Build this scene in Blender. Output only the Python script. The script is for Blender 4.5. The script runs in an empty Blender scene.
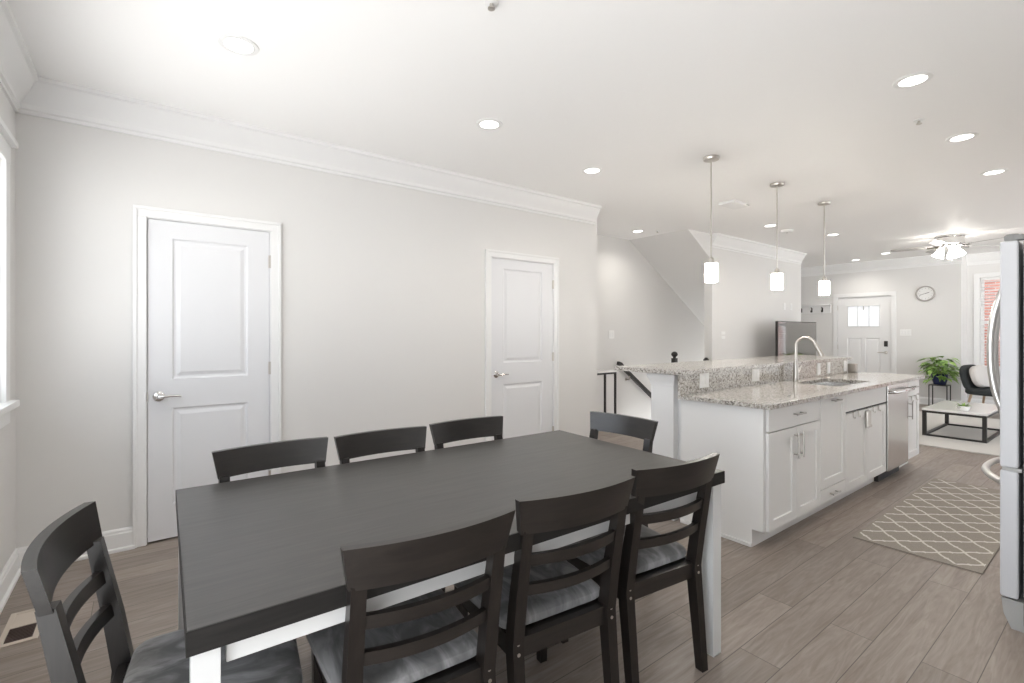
import bpy, bmesh, math, random
from mathutils import Vector, Matrix
random.seed(7)
S = bpy.context.scene
COL = S.collection
PI = math.pi

# ------------------------------------------------------------------ camera
cam_d = bpy.data.cameras.new('camera')
cam = bpy.data.objects.new('camera', cam_d); COL.objects.link(cam)
cam.location = (0, 0, 1.33)
cam.rotation_euler = (PI / 2, 0, math.radians(52.8 - 90))
cam_d.sensor_width = 36.0
cam_d.lens = 484 * 36 / 1024
cam_d.shift_y = -9.0 / 1024
cam_d.clip_start = 0.05
S.camera = cam

# ------------------------------------------------------------------ world, light, exposure
w = bpy.data.worlds.new('daylight'); S.world = w; w.use_nodes = True
bg = w.node_tree.nodes['Background']
# soft overcast sky above, brighter lower half added to lift the ceiling
_t = w.node_tree
_tc = _t.nodes.new('ShaderNodeTexCoord'); _sx = _t.nodes.new('ShaderNodeSeparateXYZ'); _mr = _t.nodes.new('ShaderNodeMapRange')
_mr.inputs['From Min'].default_value = -.15; _mr.inputs['From Max'].default_value = .15
_mx = _t.nodes.new('ShaderNodeMix'); _mx.data_type = 'RGBA'
_t.links.new(_tc.outputs['Generated'], _sx.inputs[0]); _t.links.new(_sx.outputs[2], _mr.inputs[0]); _t.links.new(_mr.outputs[0], _mx.inputs[0])
_mx.inputs[6].default_value = (2.30, 2.30, 2.28, 1); _mx.inputs[7].default_value = (.85, .91, 1.0, 1)
# brighter towards the west, added to strengthen the light from that side
_wr = _t.nodes.new('ShaderNodeMapRange'); _wr.interpolation_type = 'SMOOTHSTEP'
_wr.inputs['From Min'].default_value = .1; _wr.inputs['From Max'].default_value = -.9
_wr.inputs['To Min'].default_value = 1.0; _wr.inputs['To Max'].default_value = 3.2
_t.links.new(_sx.outputs[0], _wr.inputs[0]); _t.links.new(_wr.outputs[0], bg.inputs[1])
_t.links.new(_mx.outputs[2], bg.inputs[0])
S.view_settings.view_transform = 'Standard'
S.view_settings.look = 'None'
S.view_settings.gamma = 1.0
S.view_settings.use_curve_mapping = False
S.view_settings.exposure = 0.22
S.cycles.use_denoising = True
S.cycles.max_bounces = 10
S.cycles.diffuse_bounces = 7
S.cycles.glossy_bounces = 4
S.cycles.transparent_max_bounces = 12
S.cycles.sample_clamp_indirect = 6.0
S.cycles.caustics_reflective = False
S.cycles.caustics_refractive = False
LAMP_W = 3.5          # watts of each recessed lamp
SPOT_EMIT = 5.0


def area(name, loc, rot, sx, sy, power, color=(1, 1, 1)):
    d = bpy.data.lights.new(name, 'AREA'); d.shape = 'RECTANGLE'; d.size = sx; d.size_y = sy
    d.energy = power; d.color = color
    o = bpy.data.objects.new(name, d); COL.objects.link(o); o.location = loc; o.rotation_euler = rot
    return o


# daylight at the dining-room window, and an added fill at an unseen open gap (west)
area('west_window_daylight', (-1.0, 2.4, 1.6), (0, -PI / 2, 0), 1.25, 2.1, 3.5, (0.88, 0.94, 1.0))
area('west_gap_fill', (-1.0, .15, 1.05), (0, -PI / 2, 0), 2.0, 1.1, 10, (0.86, 0.93, 1.0))

# ------------------------------------------------------------------ materials
def mat(name, color=(.8, .8, .8), rough=.5, metal=0.0, spec=.5, emit=None, es=0.0, coat=0.0):
    m = bpy.data.materials.new(name); m.use_nodes = True
    b = m.node_tree.nodes['Principled BSDF']
    b.inputs['Base Color'].default_value = (*color, 1)
    b.inputs['Roughness'].default_value = rough
    b.inputs['Metallic'].default_value = metal
    b.inputs['Specular IOR Level'].default_value = spec
    b.inputs['Coat Weight'].default_value = coat
    if emit:
        b.inputs['Emission Color'].default_value = (*emit, 1); b.inputs['Emission Strength'].default_value = es
    return m


def nt(m):
    t = m.node_tree
    return t, t.nodes, t.links, t.nodes['Principled BSDF']


def N(t, typ, **kw):
    n = t.nodes.new(typ)
    for k, v in kw.items():
        if k in n.inputs:
            n.inputs[k].default_value = v
        else:
            setattr(n, k, v)
    return n


def coords(t, scale=(1, 1, 1), rot=(0, 0, 0)):
    tc = t.nodes.new('ShaderNodeTexCoord'); mp = t.nodes.new('ShaderNodeMapping')
    mp.inputs['Scale'].default_value = scale; mp.inputs['Rotation'].default_value = rot
    t.links.new(tc.outputs['Object'], mp.inputs['Vector'])
    return mp.outputs['Vector']


def ramp(t, fac, stops):
    r = t.nodes.new('ShaderNodeValToRGB')
    e = r.color_ramp.elements
    e[0].position, e[0].color = stops[0][0], (*stops[0][1], 1)
    e[1].position, e[1].color = stops[-1][0], (*stops[-1][1], 1)
    for p, c in stops[1:-1]:
        x = e.new(p); x.color = (*c, 1)
    t.links.new(fac, r.inputs[0])
    return r.outputs[0]


def plaster(name, color, rough=.6):
    m = mat(name, color, rough, spec=.25)
    t, n, l, b = nt(m)
    v = coords(t)
    nz = N(t, 'ShaderNodeTexNoise', Scale=260.0, Detail=2.0)
    l.new(v, nz.inputs['Vector'])
    bp = N(t, 'ShaderNodeBump', Strength=.03, Distance=.002)
    l.new(nz.outputs[0], bp.inputs['Height']); l.new(bp.outputs[0], b.inputs['Normal'])
    return m


def wood(name, dark, light, axis='x', rough=.4, scale=1.0, spec=.5, bump=.04):
    m = mat(name, dark, rough, spec=spec)
    t, n, l, b = nt(m)
    sc = {'x': (1.6, 22, 22), 'y': (22, 1.6, 22), 'z': (22, 22, 1.6)}[axis]
    v = coords(t, tuple(s * scale for s in sc))
    nz = N(t, 'ShaderNodeTexNoise', Scale=2.2, Detail=7.0, Roughness=.62, Distortion=1.1)
    l.new(v, nz.inputs['Vector'])
    c = ramp(t, nz.outputs[0], [(.32, dark), (.55, tuple((a + q) / 2 for a, q in zip(dark, light))), (.74, light)])
    l.new(c, b.inputs['Base Color'])
    bp = N(t, 'ShaderNodeBump', Strength=bump * 4, Distance=.0015)
    l.new(nz.outputs[0], bp.inputs['Height']); l.new(bp.outputs[0], b.inputs['Normal'])
    return m


def floor_mat():
    m = mat('plank_floor', (.3, .26, .23), .42, spec=.5)
    t, n, l, b = nt(m)
    v = coords(t)
    br = N(t, 'ShaderNodeTexBrick', Scale=1.0, offset=.37, offset_frequency=2)
    br.inputs['Brick Width'].default_value = 1.35; br.inputs['Row Height'].default_value = .1625
    br.inputs['Mortar Size'].default_value = .0016; br.inputs['Mortar Smooth'].default_value = .1
    br.inputs['Color1'].default_value = (.0, .0, .0, 1); br.inputs['Color2'].default_value = (1, 1, 1, 1)
    br.inputs['Mortar'].default_value = (.5, .5, .5, 1)
    mp = N(t, 'ShaderNodeMapping'); mp.inputs['Location'].default_value = (0.2, .0925, 0)
    l.new(v, mp.inputs['Vector']); l.new(mp.outputs[0], br.inputs['Vector'])
    # grain along x, shifted per plank
    sep = N(t, 'ShaderNodeSeparateXYZ'); l.new(v, sep.inputs[0])
    mul = N(t, 'ShaderNodeMath', operation='MULTIPLY_ADD'); mul.inputs[1].default_value = 9.7
    l.new(br.outputs['Color'], mul.inputs[0]); l.new(sep.outputs[0], mul.inputs[2])
    cmb = N(t, 'ShaderNodeCombineXYZ'); l.new(mul.outputs[0], cmb.inputs[0]); l.new(sep.outputs[1], cmb.inputs[1])
    l.new(br.outputs['Color'], cmb.inputs[2])
    m2 = N(t, 'ShaderNodeMapping'); m2.inputs['Scale'].default_value = (1.3, 13, 3); l.new(cmb.outputs[0], m2.inputs[0])
    nz = N(t, 'ShaderNodeTexNoise', Scale=2.0, Detail=8.0, Roughness=.6, Distortion=1.6); l.new(m2.outputs[0], nz.inputs['Vector'])
    wv = N(t, 'ShaderNodeTexNoise', Scale=.9, Detail=3.0, Roughness=.5, Distortion=.4); l.new(m2.outputs[0], wv.inputs['Vector'])
    sn = N(t, 'ShaderNodeMath', operation='MULTIPLY'); sn.inputs[1].default_value = 70.0; l.new(wv.outputs[0], sn.inputs[0])
    s2 = N(t, 'ShaderNodeMath', operation='SINE'); l.new(sn.outputs[0], s2.inputs[0])
    s3 = N(t, 'ShaderNodeMath', operation='MULTIPLY_ADD'); s3.inputs[1].default_value = .045; l.new(s2.outputs[0], s3.inputs[0]); l.new(nz.outputs[0], s3.inputs[2])
    c = ramp(t, s3.outputs[0], [(.25, (.200, .160, .134)), (.5, (.265, .221, .190)), (.75, (.335, .288, .256))])
    hv = N(t, 'ShaderNodeHueSaturation'); l.new(c, hv.inputs['Color'])
    mv = N(t, 'ShaderNodeMath', operation='MULTIPLY_ADD'); mv.inputs[1].default_value = .26; mv.inputs[2].default_value = .87
    l.new(br.outputs['Color'], mv.inputs[0]); l.new(mv.outputs[0], hv.inputs['Value'])
    mx = N(t, 'ShaderNodeMix', data_type='RGBA'); l.new(br.outputs['Fac'], mx.inputs[0])
    l.new(hv.outputs[0], mx.inputs[6]); mx.inputs[7].default_value = (.10, .08, .07, 1)
    l.new(mx.outputs[2], b.inputs['Base Color'])
    bp = N(t, 'ShaderNodeBump', Strength=.12, Distance=.001); l.new(nz.outputs[0], bp.inputs['Height']); l.new(bp.outputs[0], b.inputs['Normal'])
    return m


def granite_mat():
    m = mat('granite', (.6, .58, .55), .12, spec=.45)
    t, n, l, b = nt(m)
    v = coords(t)
    v1 = N(t, 'ShaderNodeTexVoronoi', Scale=105.0); l.new(v, v1.inputs['Vector'])
    n1 = N(t, 'ShaderNodeTexNoise', Scale=60.0, Detail=5.0, Roughness=.7); l.new(v, n1.inputs['Vector'])
    a = N(t, 'ShaderNodeMath', operation='MULTIPLY_ADD'); a.inputs[1].default_value = .35
    sx = N(t, 'ShaderNodeSeparateColor'); l.new(v1.outputs['Color'], sx.inputs[0])
    l.new(sx.outputs[0], a.inputs[0]); l.new(n1.outputs[0], a.inputs[2])
    c = ramp(t, a.outputs[0], [(.42, (.10, .092, .083)), (.53, (.27, .245, .215)), (.66, (.44, .41, .37)), (.80, (.64, .615, .58))])
    l.new(c, b.inputs['Base Color'])
    return m


def velvet_mat():
    m = mat('grey_velvet', (.3, .3, .31), .85, spec=.2)
    t, n, l, b = nt(m)
    b.inputs['Sheen Weight'].default_value = .35
    tc = N(t, 'ShaderNodeTexCoord'); oi = N(t, 'ShaderNodeObjectInfo')
    ad = N(t, 'ShaderNodeVectorMath', operation='ADD'); l.new(tc.outputs['Object'], ad.inputs[0]); l.new(oi.outputs['Random'], ad.inputs[1])
    mp = N(t, 'ShaderNodeMapping'); mp.inputs['Scale'].default_value = (11, 4, 4); mp.inputs['Rotation'].default_value = (0, 0, .5)
    l.new(ad.outputs[0], mp.inputs[0])
    nz = N(t, 'ShaderNodeTexNoise', Scale=1.2, Detail=4.0, Roughness=.55, Distortion=1.3); l.new(mp.outputs[0], nz.inputs['Vector'])
    c = ramp(t, nz.outputs[0], [(.36, (.105, .103, .103)), (.5, (.175, .172, .172)), (.64, (.31, .306, .305))])
    l.new(c, b.inputs['Base Color'])
    return m


def trellis_mat():
    m = mat('trellis_rug', (.3, .28, .26), .95, spec=.1)
    t, n, l, b = nt(m)
    tc = N(t, 'ShaderNodeTexCoord'); sep = N(t, 'ShaderNodeSeparateXYZ'); l.new(tc.outputs['Object'], sep.inputs[0])

    def M(op, a, bb=None, c=None):
        k = N(t, 'ShaderNodeMath', operation=op)
        for i, q in enumerate((a, bb, c)):
            if q is None: continue
            if isinstance(q, (int, float)): k.inputs[i].default_value = q
            else: l.new(q, k.inputs[i])
        return k.outputs[0]
    u = M('DIVIDE', sep.outputs[0], .244); q = M('DIVIDE', sep.outputs[1], .200)
    p1 = M('ADD', M('ADD', u, q), .598); p2 = M('ADD', M('SUBTRACT', u, q), .698)

    def off(p): return M('ABSOLUTE', M('SUBTRACT', M('FRACT', p), .5))       # 0 on a line

    def line(pa, pb):
        wob = M('MULTIPLY', M('SINE', M('MULTIPLY', pb, 2 * PI)), .03)
        return M('LESS_THAN', off(M('ADD', pa, wob)), .045)
    ln = M('MAXIMUM', line(p1, p2), line(p2, p1))
    # small knots midway between the crossings
    k1 = M('LESS_THAN', M('ADD', off(p1), M('SUBTRACT', .5, off(p2))), .10)
    k2 = M('LESS_THAN', M('ADD', off(p2), M('SUBTRACT', .5, off(p1))), .10)
    msk = M('MAXIMUM', ln, M('MAXIMUM', k1, k2))
    # plain border
    bx = M('LESS_THAN', M('ABSOLUTE', sep.outputs[0]), 1.005); by = M('LESS_THAN', M('ABSOLUTE', sep.outputs[1]), .297)
    msk = M('MULTIPLY', M('MULTIPLY', msk, bx), by)
    nz = N(t, 'ShaderNodeTexNoise', Scale=300.0, Detail=2.0); l.new(tc.outputs['Object'], nz.inputs['Vector'])
    base = ramp(t, nz.outputs[0], [(.3, (.285, .255, .222)), (.7, (.385, .35, .31))])
    mx = N(t, 'ShaderNodeMix', data_type='RGBA'); l.new(msk, mx.inputs[0]); l.new(base, mx.inputs[6]); mx.inputs[7].default_value = (.68, .65, .61, 1)
    l.new(mx.outputs[2], b.inputs['Base Color'])
    return m


def steel_mat(name, color, rough, axis='z'):
    m = mat(name, color, rough, metal=1.0)
    t, n, l, b = nt(m)
    v = coords(t, {'z': (180, 180, 2), 'x': (2, 180, 180)}[axis])
    nz = N(t, 'ShaderNodeTexNoise', Scale=3.0, Detail=2.0); l.new(v, nz.inputs['Vector'])
    mr = N(t, 'ShaderNodeMapRange'); mr.inputs['To Min'].default_value = rough - .05; mr.inputs['To Max'].default_value = rough + .08
    l.new(nz.outputs[0], mr.inputs[0]); l.new(mr.outputs[0], b.inputs['Roughness'])
    return m


def pane_mat():
    m = bpy.data.materials.new('window_glass'); m.use_nodes = True
    t = m.node_tree; t.nodes.clear()
    o = N(t, 'ShaderNodeOutputMaterial'); mx = N(t, 'ShaderNodeMixShader'); mx.inputs[0].default_value = .06
    tr = N(t, 'ShaderNodeBsdfTransparent'); gl = N(t, 'ShaderNodeBsdfGlossy'); gl.inputs['Roughness'].default_value = .02
    t.links.new(tr.outputs[0], mx.inputs[1]); t.links.new(gl.outputs[0], mx.inputs[2]); t.links.new(mx.outputs[0], o.inputs[0])
    return m


def brick_mat():
    m = mat('red_brick', (.5, .2, .15), .85)
    t, n, l, b = nt(m)
    v = coords(t, rot=(0, 0, 0))
    sep = N(t, 'ShaderNodeSeparateXYZ'); cb = N(t, 'ShaderNodeCombineXYZ'); l.new(v, sep.inputs[0])
    l.new(sep.outputs[1], cb.inputs[0]); l.new(sep.outputs[2], cb.inputs[1])
    br = N(t, 'ShaderNodeTexBrick', Scale=1.0)
    br.inputs['Brick Width'].default_value = .22; br.inputs['Row Height'].default_value = .075; br.inputs['Mortar Size'].default_value = .006
    br.inputs['Color1'].default_value = (.36, .14, .105, 1); br.inputs['Color2'].default_value = (.46, .21, .16, 1); br.inputs['Mortar'].default_value = (.55, .51, .48, 1)
    l.new(cb.outputs[0], br.inputs['Vector']); l.new(br.outputs['Color'], b.inputs['Base Color'])
    return m


def leaf_mat():
    m = mat('leaf', (.1, .25, .06), .45, spec=.4)
    t, n, l, b = nt(m)
    v = coords(t)
    nz = N(t, 'ShaderNodeTexNoise', Scale=14.0, Detail=2.0); l.new(v, nz.inputs['Vector'])
    c = ramp(t, nz.outputs[0], [(.3, (.07, .16, .03)), (.55, (.26, .43, .10)), (.75, (.55, .66, .26))])
    l.new(c, b.inputs['Base Color'])
    b.inputs['Subsurface Weight'].default_value = .0
    return m


WALL = plaster('wall_paint', (.735, .728, .716))
CEIL = plaster('ceiling_paint', (.94, .936, .928))
TRIM = mat('white_trim_paint', (.82, .822, .82), .32, spec=.4)
DOOR = mat('white_door_paint', (.75, .757, .775), .35, spec=.4)
CAB = mat('white_cabinet_paint', (.83, .825, .81), .36, spec=.4)
FLOOR = floor_mat()
GRAN = granite_mat()
TOPW = wood('dark_table_wood', (.022, .0198, .0182), (.052, .048, .0445), 'x', .38, spec=.85)
CHW = wood('dark_chair_wood', (.0085, .0066, .0056), (.021, .0165, .0138), 'x', .30, .8, spec=.65)
LEGW = wood('dark_chair_wood_upright', (.0085, .0066, .0056), (.020, .0155, .0132), 'z', .32, .8, spec=.5)
EDGEW = wood('dark_tabletop_edge', (.010, .0092, .0085), (.022, .020, .0185), 'x', .45, spec=.3)
TLEG = mat('white_table_paint', (.66, .66, .65), .35)
VELV = velvet_mat()
RUG = trellis_mat()
STEEL = steel_mat('stainless_steel', (.66, .65, .63), .30)
STEELX = steel_mat('stainless_steel_brushed', (.62, .61, .59), .22, 'x')
SILV = mat('silver_door_edge', (.64, .65, .675), .38)
DGREY = mat('dark_grey_metal', (.20, .197, .19), .45, metal=.2)
MGREY = mat('mid_grey_plastic', (.42, .42, .41), .45)
NICK = mat('brushed_nickel', (.62, .59, .55), .28, metal=1.0)
HING = mat('grey_hinge_plastic', (.25, .25, .245), .5)
HNDL = mat('dark_nickel_pull', (.42, .40, .375), .3, metal=1.0)
CHROM = mat('polished_nickel', (.72, .71, .70), .12, metal=1.0)
BLACK = mat('black_metal', (.02, .018, .017), .42)
PLAST = mat('white_plastic', (.85, .85, .84), .35)
LENS = mat('lamp_lens', (.9, .9, .9), .4, emit=(1, .97, .92), es=SPOT_EMIT)
SHADE = mat('frosted_glass_shade', (.95, .93, .9), .4, emit=(1, .94, .86), es=60.0)
FSHADE = mat('fan_glass_shade', (.95, .94, .92), .4, emit=(1, .95, .88), es=28.0)
GLASS = pane_mat()
BRICK = brick_mat()
LEAF = leaf_mat()
BLUEP = mat('dark_blue_glaze', (.02, .03, .10), .2)
SOIL = mat('soil', (.05, .035, .025), .9)
CHARC = mat('charcoal_fabric', (.045, .05, .052), .9, spec=.2)
PILLOW = mat('light_grey_fabric', (.62, .60, .58), .9, spec=.1)
LRUG = mat('pale_rug_pile', (.60, .585, .56), .95, spec=.1)
MARB = mat('white_marble', (.84, .83, .82), .15)
OAK = wood('pale_oak', (.42, .30, .2), (.6, .45, .32), 'z', .45)
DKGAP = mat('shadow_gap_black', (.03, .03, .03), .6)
SCRN = mat('screen_glass', (.05, .042, .035), .07, spec=.9, coat=1.0)
BEIGE = mat('beige_vent_metal', (.55, .48, .41), .45)
BROWN = mat('dark_brown_grille', (.05, .03, .025), .5)
FAB_BOX = mat('warm_grey_plastic', (.36, .33, .30), .4)


# ------------------------------------------------------------------ mesh helpers
class MB:
    def __init__(s):
        s.bm = bmesh.new(); s.bev = False

    def box(s, a, b, bevel=0.0, M=None, seg=2):
        a, b = Vector(a), Vector(b)
        r = bmesh.ops.create_cube(s.bm, size=1.0)
        vs = r['verts']
        c = (a + b) / 2; d = b - a
        for v in vs:
            v.co = Vector((v.co.x * d.x, v.co.y * d.y, v.co.z * d.z)) + c
        if bevel:
            s.bev = True
            es = list({e for v in vs for e in v.link_edges})
            q = bmesh.ops.bevel(s.bm, geom=es, offset=bevel, segments=seg, affect='EDGES', profile=.6)
            vs = list({v for f in q['faces'] for v in f.verts} | {v for v in vs if v.is_valid})
        if M is not None:
            bmesh.ops.transform(s.bm, matrix=M, verts=vs)
        return s

    def prism(s, pts, fn, t0, t1):
        """pts: 2-D outline; fn(u, v, t) -> 3-D point; swept from t0 to t1"""
        A = [s.bm.verts.new(fn(u, v, t0)) for u, v in pts]
        B = [s.bm.verts.new(fn(u, v, t1)) for u, v in pts]
        n = len(pts)
        for i in range(n):
            s.bm.faces.new((A[i], A[(i + 1) % n], B[(i + 1) % n], B[i]))
        s.bm.faces.new(list(reversed(A))); s.bm.faces.new(B)
        return s

    def loft(s, rings, cap=True):
        R = [[s.bm.verts.new(p) for p in ring] for ring in rings]
        n = len(R[0])
        for a, b in zip(R, R[1:]):
            for i in range(n):
                s.bm.faces.new((a[i], a[(i + 1) % n], b[(i + 1) % n], b[i]))
        if cap:
            s.bm.faces.new(list(reversed(R[0]))); s.bm.faces.new(R[-1])
        return s

    def tube(s, pts, r, n=10):
        pts = [Vector(p) for p in pts]
        rs = r if isinstance(r, (list, tuple)) else [r] * len(pts)
        up = None; rings = []
        for i, p in enumerate(pts):
            d = (pts[min(i + 1, len(pts) - 1)] - pts[max(i - 1, 0)]).normalized()
            if up is None:
                up = Vector((0, 0, 1)) if abs(d.z) < .9 else Vector((1, 0, 0))
            a = d.cross(up)
            if a.length < 1e-5: a = d.cross(Vector((0, 1, 0)))
            a.normalize(); up = a.cross(d).normalized()
            rings.append([p + (a * math.cos(2 * PI * k / n) + up * math.sin(2 * PI * k / n)) * rs[i] for k in range(n)])
        return s.loft(rings)

    def lathe(s, prof, c=(0, 0, 0), n=24, M=None, cap=True):
        c = Vector(c)
        rings = [[Vector((r * math.cos(2 * PI * k / n), r * math.sin(2 * PI * k / n), z)) for k in range(n)] for r, z in prof]
        if M is not None:
            rings = [[M @ p for p in q] for q in rings]
        rings = [[p + c for p in q] for q in rings]
        return s.loft(rings, cap)

    def disc_y(s, c, r, t, n=20):      # short cylinder with its axis along y
        return s.lathe([(r, 0), (r, t)], c, n, Matrix.Rotation(-PI / 2, 4, 'X'))

    def build(s, name, m, parent=None, loc=None, rot=None, smooth=True, ang=35):
        bmesh.ops.recalc_face_normals(s.bm, faces=s.bm.faces)
        me = bpy.data.meshes.new(name); s.bm.to_mesh(me); s.bm.free()
        me.materials.append(m)
        if smooth:
            me.shade_smooth(); me.set_sharp_from_angle(angle=math.radians(ang))
        o = bpy.data.objects.new(name, me); COL.objects.link(o)
        if s.bev:      # keep the flat faces flat beside their rounded edges
            wn = o.modifiers.new('weighted_normal', 'WEIGHTED_NORMAL'); wn.keep_sharp = True; wn.weight = 100
        if parent: o.parent = parent
        if loc: o.location = loc
        if rot is not None: o.rotation_euler = (0, 0, rot)
        return o


def thing(name, label, cat, loc=(0, 0, 0), rz=0, group=None):
    o = bpy.data.objects.new(name, None); COL.objects.link(o)
    o.empty_display_size = .1
    o.location = loc; o.rotation_euler = (0, 0, rz)
    return tag(o, label, cat, group)


def tag(o, label, cat, group=None):
    o['label'] = label; o['category'] = cat
    if group: o['group'] = group
    return o


def struct(o):
    o['kind'] = 'structure'
    return o


def sroot(name, loc=(0, 0, 0), rz=0):
    o = bpy.data.objects.new(name, None); COL.objects.link(o); o.empty_display_size = .1
    o.location = loc; o.rotation_euler = (0, 0, rz)
    return struct(o)


def sbox(name, boxes, m, parent=None, bevel=0):
    b = MB()
    for a, c in boxes: b.box(a, c, bevel)
    o = b.build(name, m, parent)
    return o if parent else struct(o)


def copy_tree(root, loc, rz, label, group=None):
    r = root.copy(); COL.objects.link(r); r.location = loc; r.rotation_euler = (0, 0, rz)
    r['label'] = label
    if group: r['group'] = group
    for ch in list(root.children):
        c = ch.copy(); COL.objects.link(c); c.parent = r
        for g in list(ch.children):
            d = g.copy(); COL.objects.link(d); d.parent = c
    return r


CZ = 2.74       # ceiling height
NY = 3.80       # north wall plane
WX = -0.57      # west wall plane
FX = 11.5       # far wall plane
SX = 11.95      # window bay plane

# ------------------------------------------------------------------ the shell
sbox('floor', [((WX, -4.0, -.12), (12.1, 3.95, 0)), ((WX, 3.95, -.12), (5.6, 4.95, 0)), ((9.3, 3.95, -.12), (12.1, 5.4, 0))], FLOOR)
sbox('ceiling', [((WX - .2, -4.0, CZ), (12.2, 3.95, CZ + .15)), ((WX - .2, 3.95, CZ), (12.2, 5.5, CZ + .15))], CEIL)
D1 = (.012, .714); D2 = (2.634, 3.428); DH = 2.045
sbox('wall_north', [((WX - .12, NY, 0), (D1[0] - .02, NY + .14, CZ)), ((D1[1] + .02, NY, 0), (D2[0] - .02, NY + .14, CZ)),
                    ((D2[1] + .02, NY, 0), (4.10, NY + .14, CZ)),
                    ((D1[0] - .02, NY, DH + .012), (D1[1] + .02, NY + .14, CZ)), ((D2[0] - .02, NY, DH + .012), (D2[1] + .02, NY + .14, CZ)),
                    ((3.98, NY + .14, 0), (4.10, 4.79, CZ))], WALL)
# west wall with its window opening and an added gap that admits light
wy0, wy1, wz0, wz1 = 1.30, 3.47, .98, 2.20
sbox('wall_west', [((WX - .15, .75, 0), (WX, wy0, CZ)), ((WX - .15, -.45, 2.15), (WX, .75, CZ)), ((WX - .15, wy1, 0), (WX, NY + .14, CZ)),
                   ((WX - .15, wy0, 0), (WX, wy1, wz0)), ((WX - .15, wy0, wz1), (WX, wy1, CZ))], WALL)
sbox('wall_recess', [((3.98, 4.79, -1.6), (9.5, 4.93, CZ))], WALL)
# stair wall: bulkhead above the slope, then the full height part
b = MB()
b.prism([(6.0, CZ), (6.49, 2.43), (6.49, -.1), (9.43, -.1), (9.43, CZ)], lambda u, v, t: (u, t, v), NY, NY + .12)
b.box((9.31, NY + .12, 0), (9.43, 5.4, CZ))
struct(b.build('wall_stair', WALL, smooth=False))
b = MB()
b.prism([(5.89, CZ), (9.31, CZ - .635 * 3.42), (9.31, CZ - .635 * 3.42 + .2), (6.2, CZ)], lambda u, v, t: (u, t, v), NY + .001, 4.79)
struct(b.build('wall_soffit', WALL, smooth=False))
b = MB()
for i in range(9):
    b.box((5.6 + .25 * i, 3.95, -2.0), (5.6 + .25 * (i + 1), 4.79, -.19 * (i + 1)))
struct(b.build('staircase', FLOOR))
sbox('wall_far', [((FX, 2.015, 0), (FX + .6, 3.0, CZ)), ((FX, 3.945, 0), (FX + .15, 5.4, CZ)), ((FX, 3.0, 2.07), (FX + .15, 3.945, CZ)),
                  ((FX + .13, 3.0, 0), (FX + .15, 3.945, 2.07))], WALL)
sbox('wall_south', [((WX - .15, -.60, 0), (5.5, -.45, CZ))], WALL)
sbox('wall_foyer', [((9.43, 5.25, 0), (FX, 5.4, CZ))], WALL)
ey0, ey1, ez0, ez1 = .95, 1.845, .68, 2.31
sbox('wall_east', [((SX, -.45, 0), (SX + .15, ey0, CZ)), ((SX, ey1, 0), (SX + .15, 2.015, CZ)),
                   ((SX, ey0, 0), (SX + .15, ey1, ez0)), ((SX, ey0, ez1), (SX + .15, ey1, CZ))], WALL)

# crown mouldings: profile (out from the wall, down from the ceiling)
CROWN = [(0, 0), (.105, 0), (.105, -.022), (.088, -.03), (.080, -.048), (.066, -.075), (.046, -.106), (.030, -.128), (.024, -.14), (.024, -.165), (.012, -.172), (.012, -.190), (0, -.190)]


def crown(name, axis, plane, sgn, t0, t1):
    if axis == 'x': fn = lambda u, v, t: (t, plane + sgn * u, CZ + v)
    else: fn = lambda u, v, t: (plane + sgn * u, t, CZ + v)
    return struct(MB().prism(CROWN, fn, t0, t1).build(name, TRIM, ang=25))


crown('trim_1', 'x', NY, -1, WX, 4.06)
crown('trim_2', 'y', WX, 1, -.45, NY)
crown('trim_3', 'x', NY, -1, 6.46, 9.40)
crown('trim_4', 'y', FX, -1, 2.0, 5.25)
crown('trim_5', 'y', SX, -1, -.45, 2.015)
BASE = [(0, 0), (.028, 0), (.028, .018), (.016, .024), (.016, .105), (.012, .112), (.012, .124), (.006, .134), (0, .134)]


def baseboard(name, axis, plane, sgn, spans):
    b = MB()
    for t0, t1 in spans:
        if axis == 'x': fn = lambda u, v, t: (t, plane + sgn * u, v)
        else: fn = lambda u, v, t: (plane + sgn * u, t, v)
        b.prism(BASE, fn, t0, t1)
    return struct(b.build(name, TRIM, ang=25))


baseboard('baseboard_north', 'x', NY, -1, [(WX, D1[0] - .06), (D1[1] + .072, D2[0] - .057), (D2[1] + .072, 4.10)])
baseboard('baseboard_west', 'y', WX, 1, [(.75, NY)])
baseboard('baseboard_recess', 'x', 4.79, -1, [(4.10, 5.6)])
baseboard('baseboard_stair', 'x', NY, -1, [(6.49, 9.43)])
baseboard('baseboard_far', 'y', FX, -1, [(2.015, 2.95), (4.0, 5.25)])
baseboard('baseboard_east', 'y', SX, -1, [(-.45, 2.015)])


# ------------------------------------------------------------------ panelled doors
def raised_panel(b, x0, x1, z0, z1, y):
    """moulded panel: groove ring then raised field, front towards -y"""
    def ring(i, yy): return [(x0 + i, yy, z0 + i), (x1 - i, yy, z0 + i), (x1 - i, yy, z1 - i), (x0 + i, yy, z1 - i)]
    b.loft([ring(0, y + .03), ring(0, y), ring(.010, y + .009), ring(.022, y + .010), ring(.045, y + .003), ring(.05, y + .003)])


def lever(parent, x, z, y, d):
    b = MB().lathe([(.032, 0), (.032, .006), (.026, .012), (.014, .016), (.013, .045)], (x, y, z), 20, Matrix.Rotation(PI / 2, 4, 'X'))
    b.tube([(x, y - .042, z), (x + d * .02, y - .052, z), (x + d * .06, y - .052, z + .003), (x + d * .115, y - .046, z - .001)], [.011, .010, .009, .007], 10)
    return b.build('door_handle', CHROM, parent)


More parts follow.
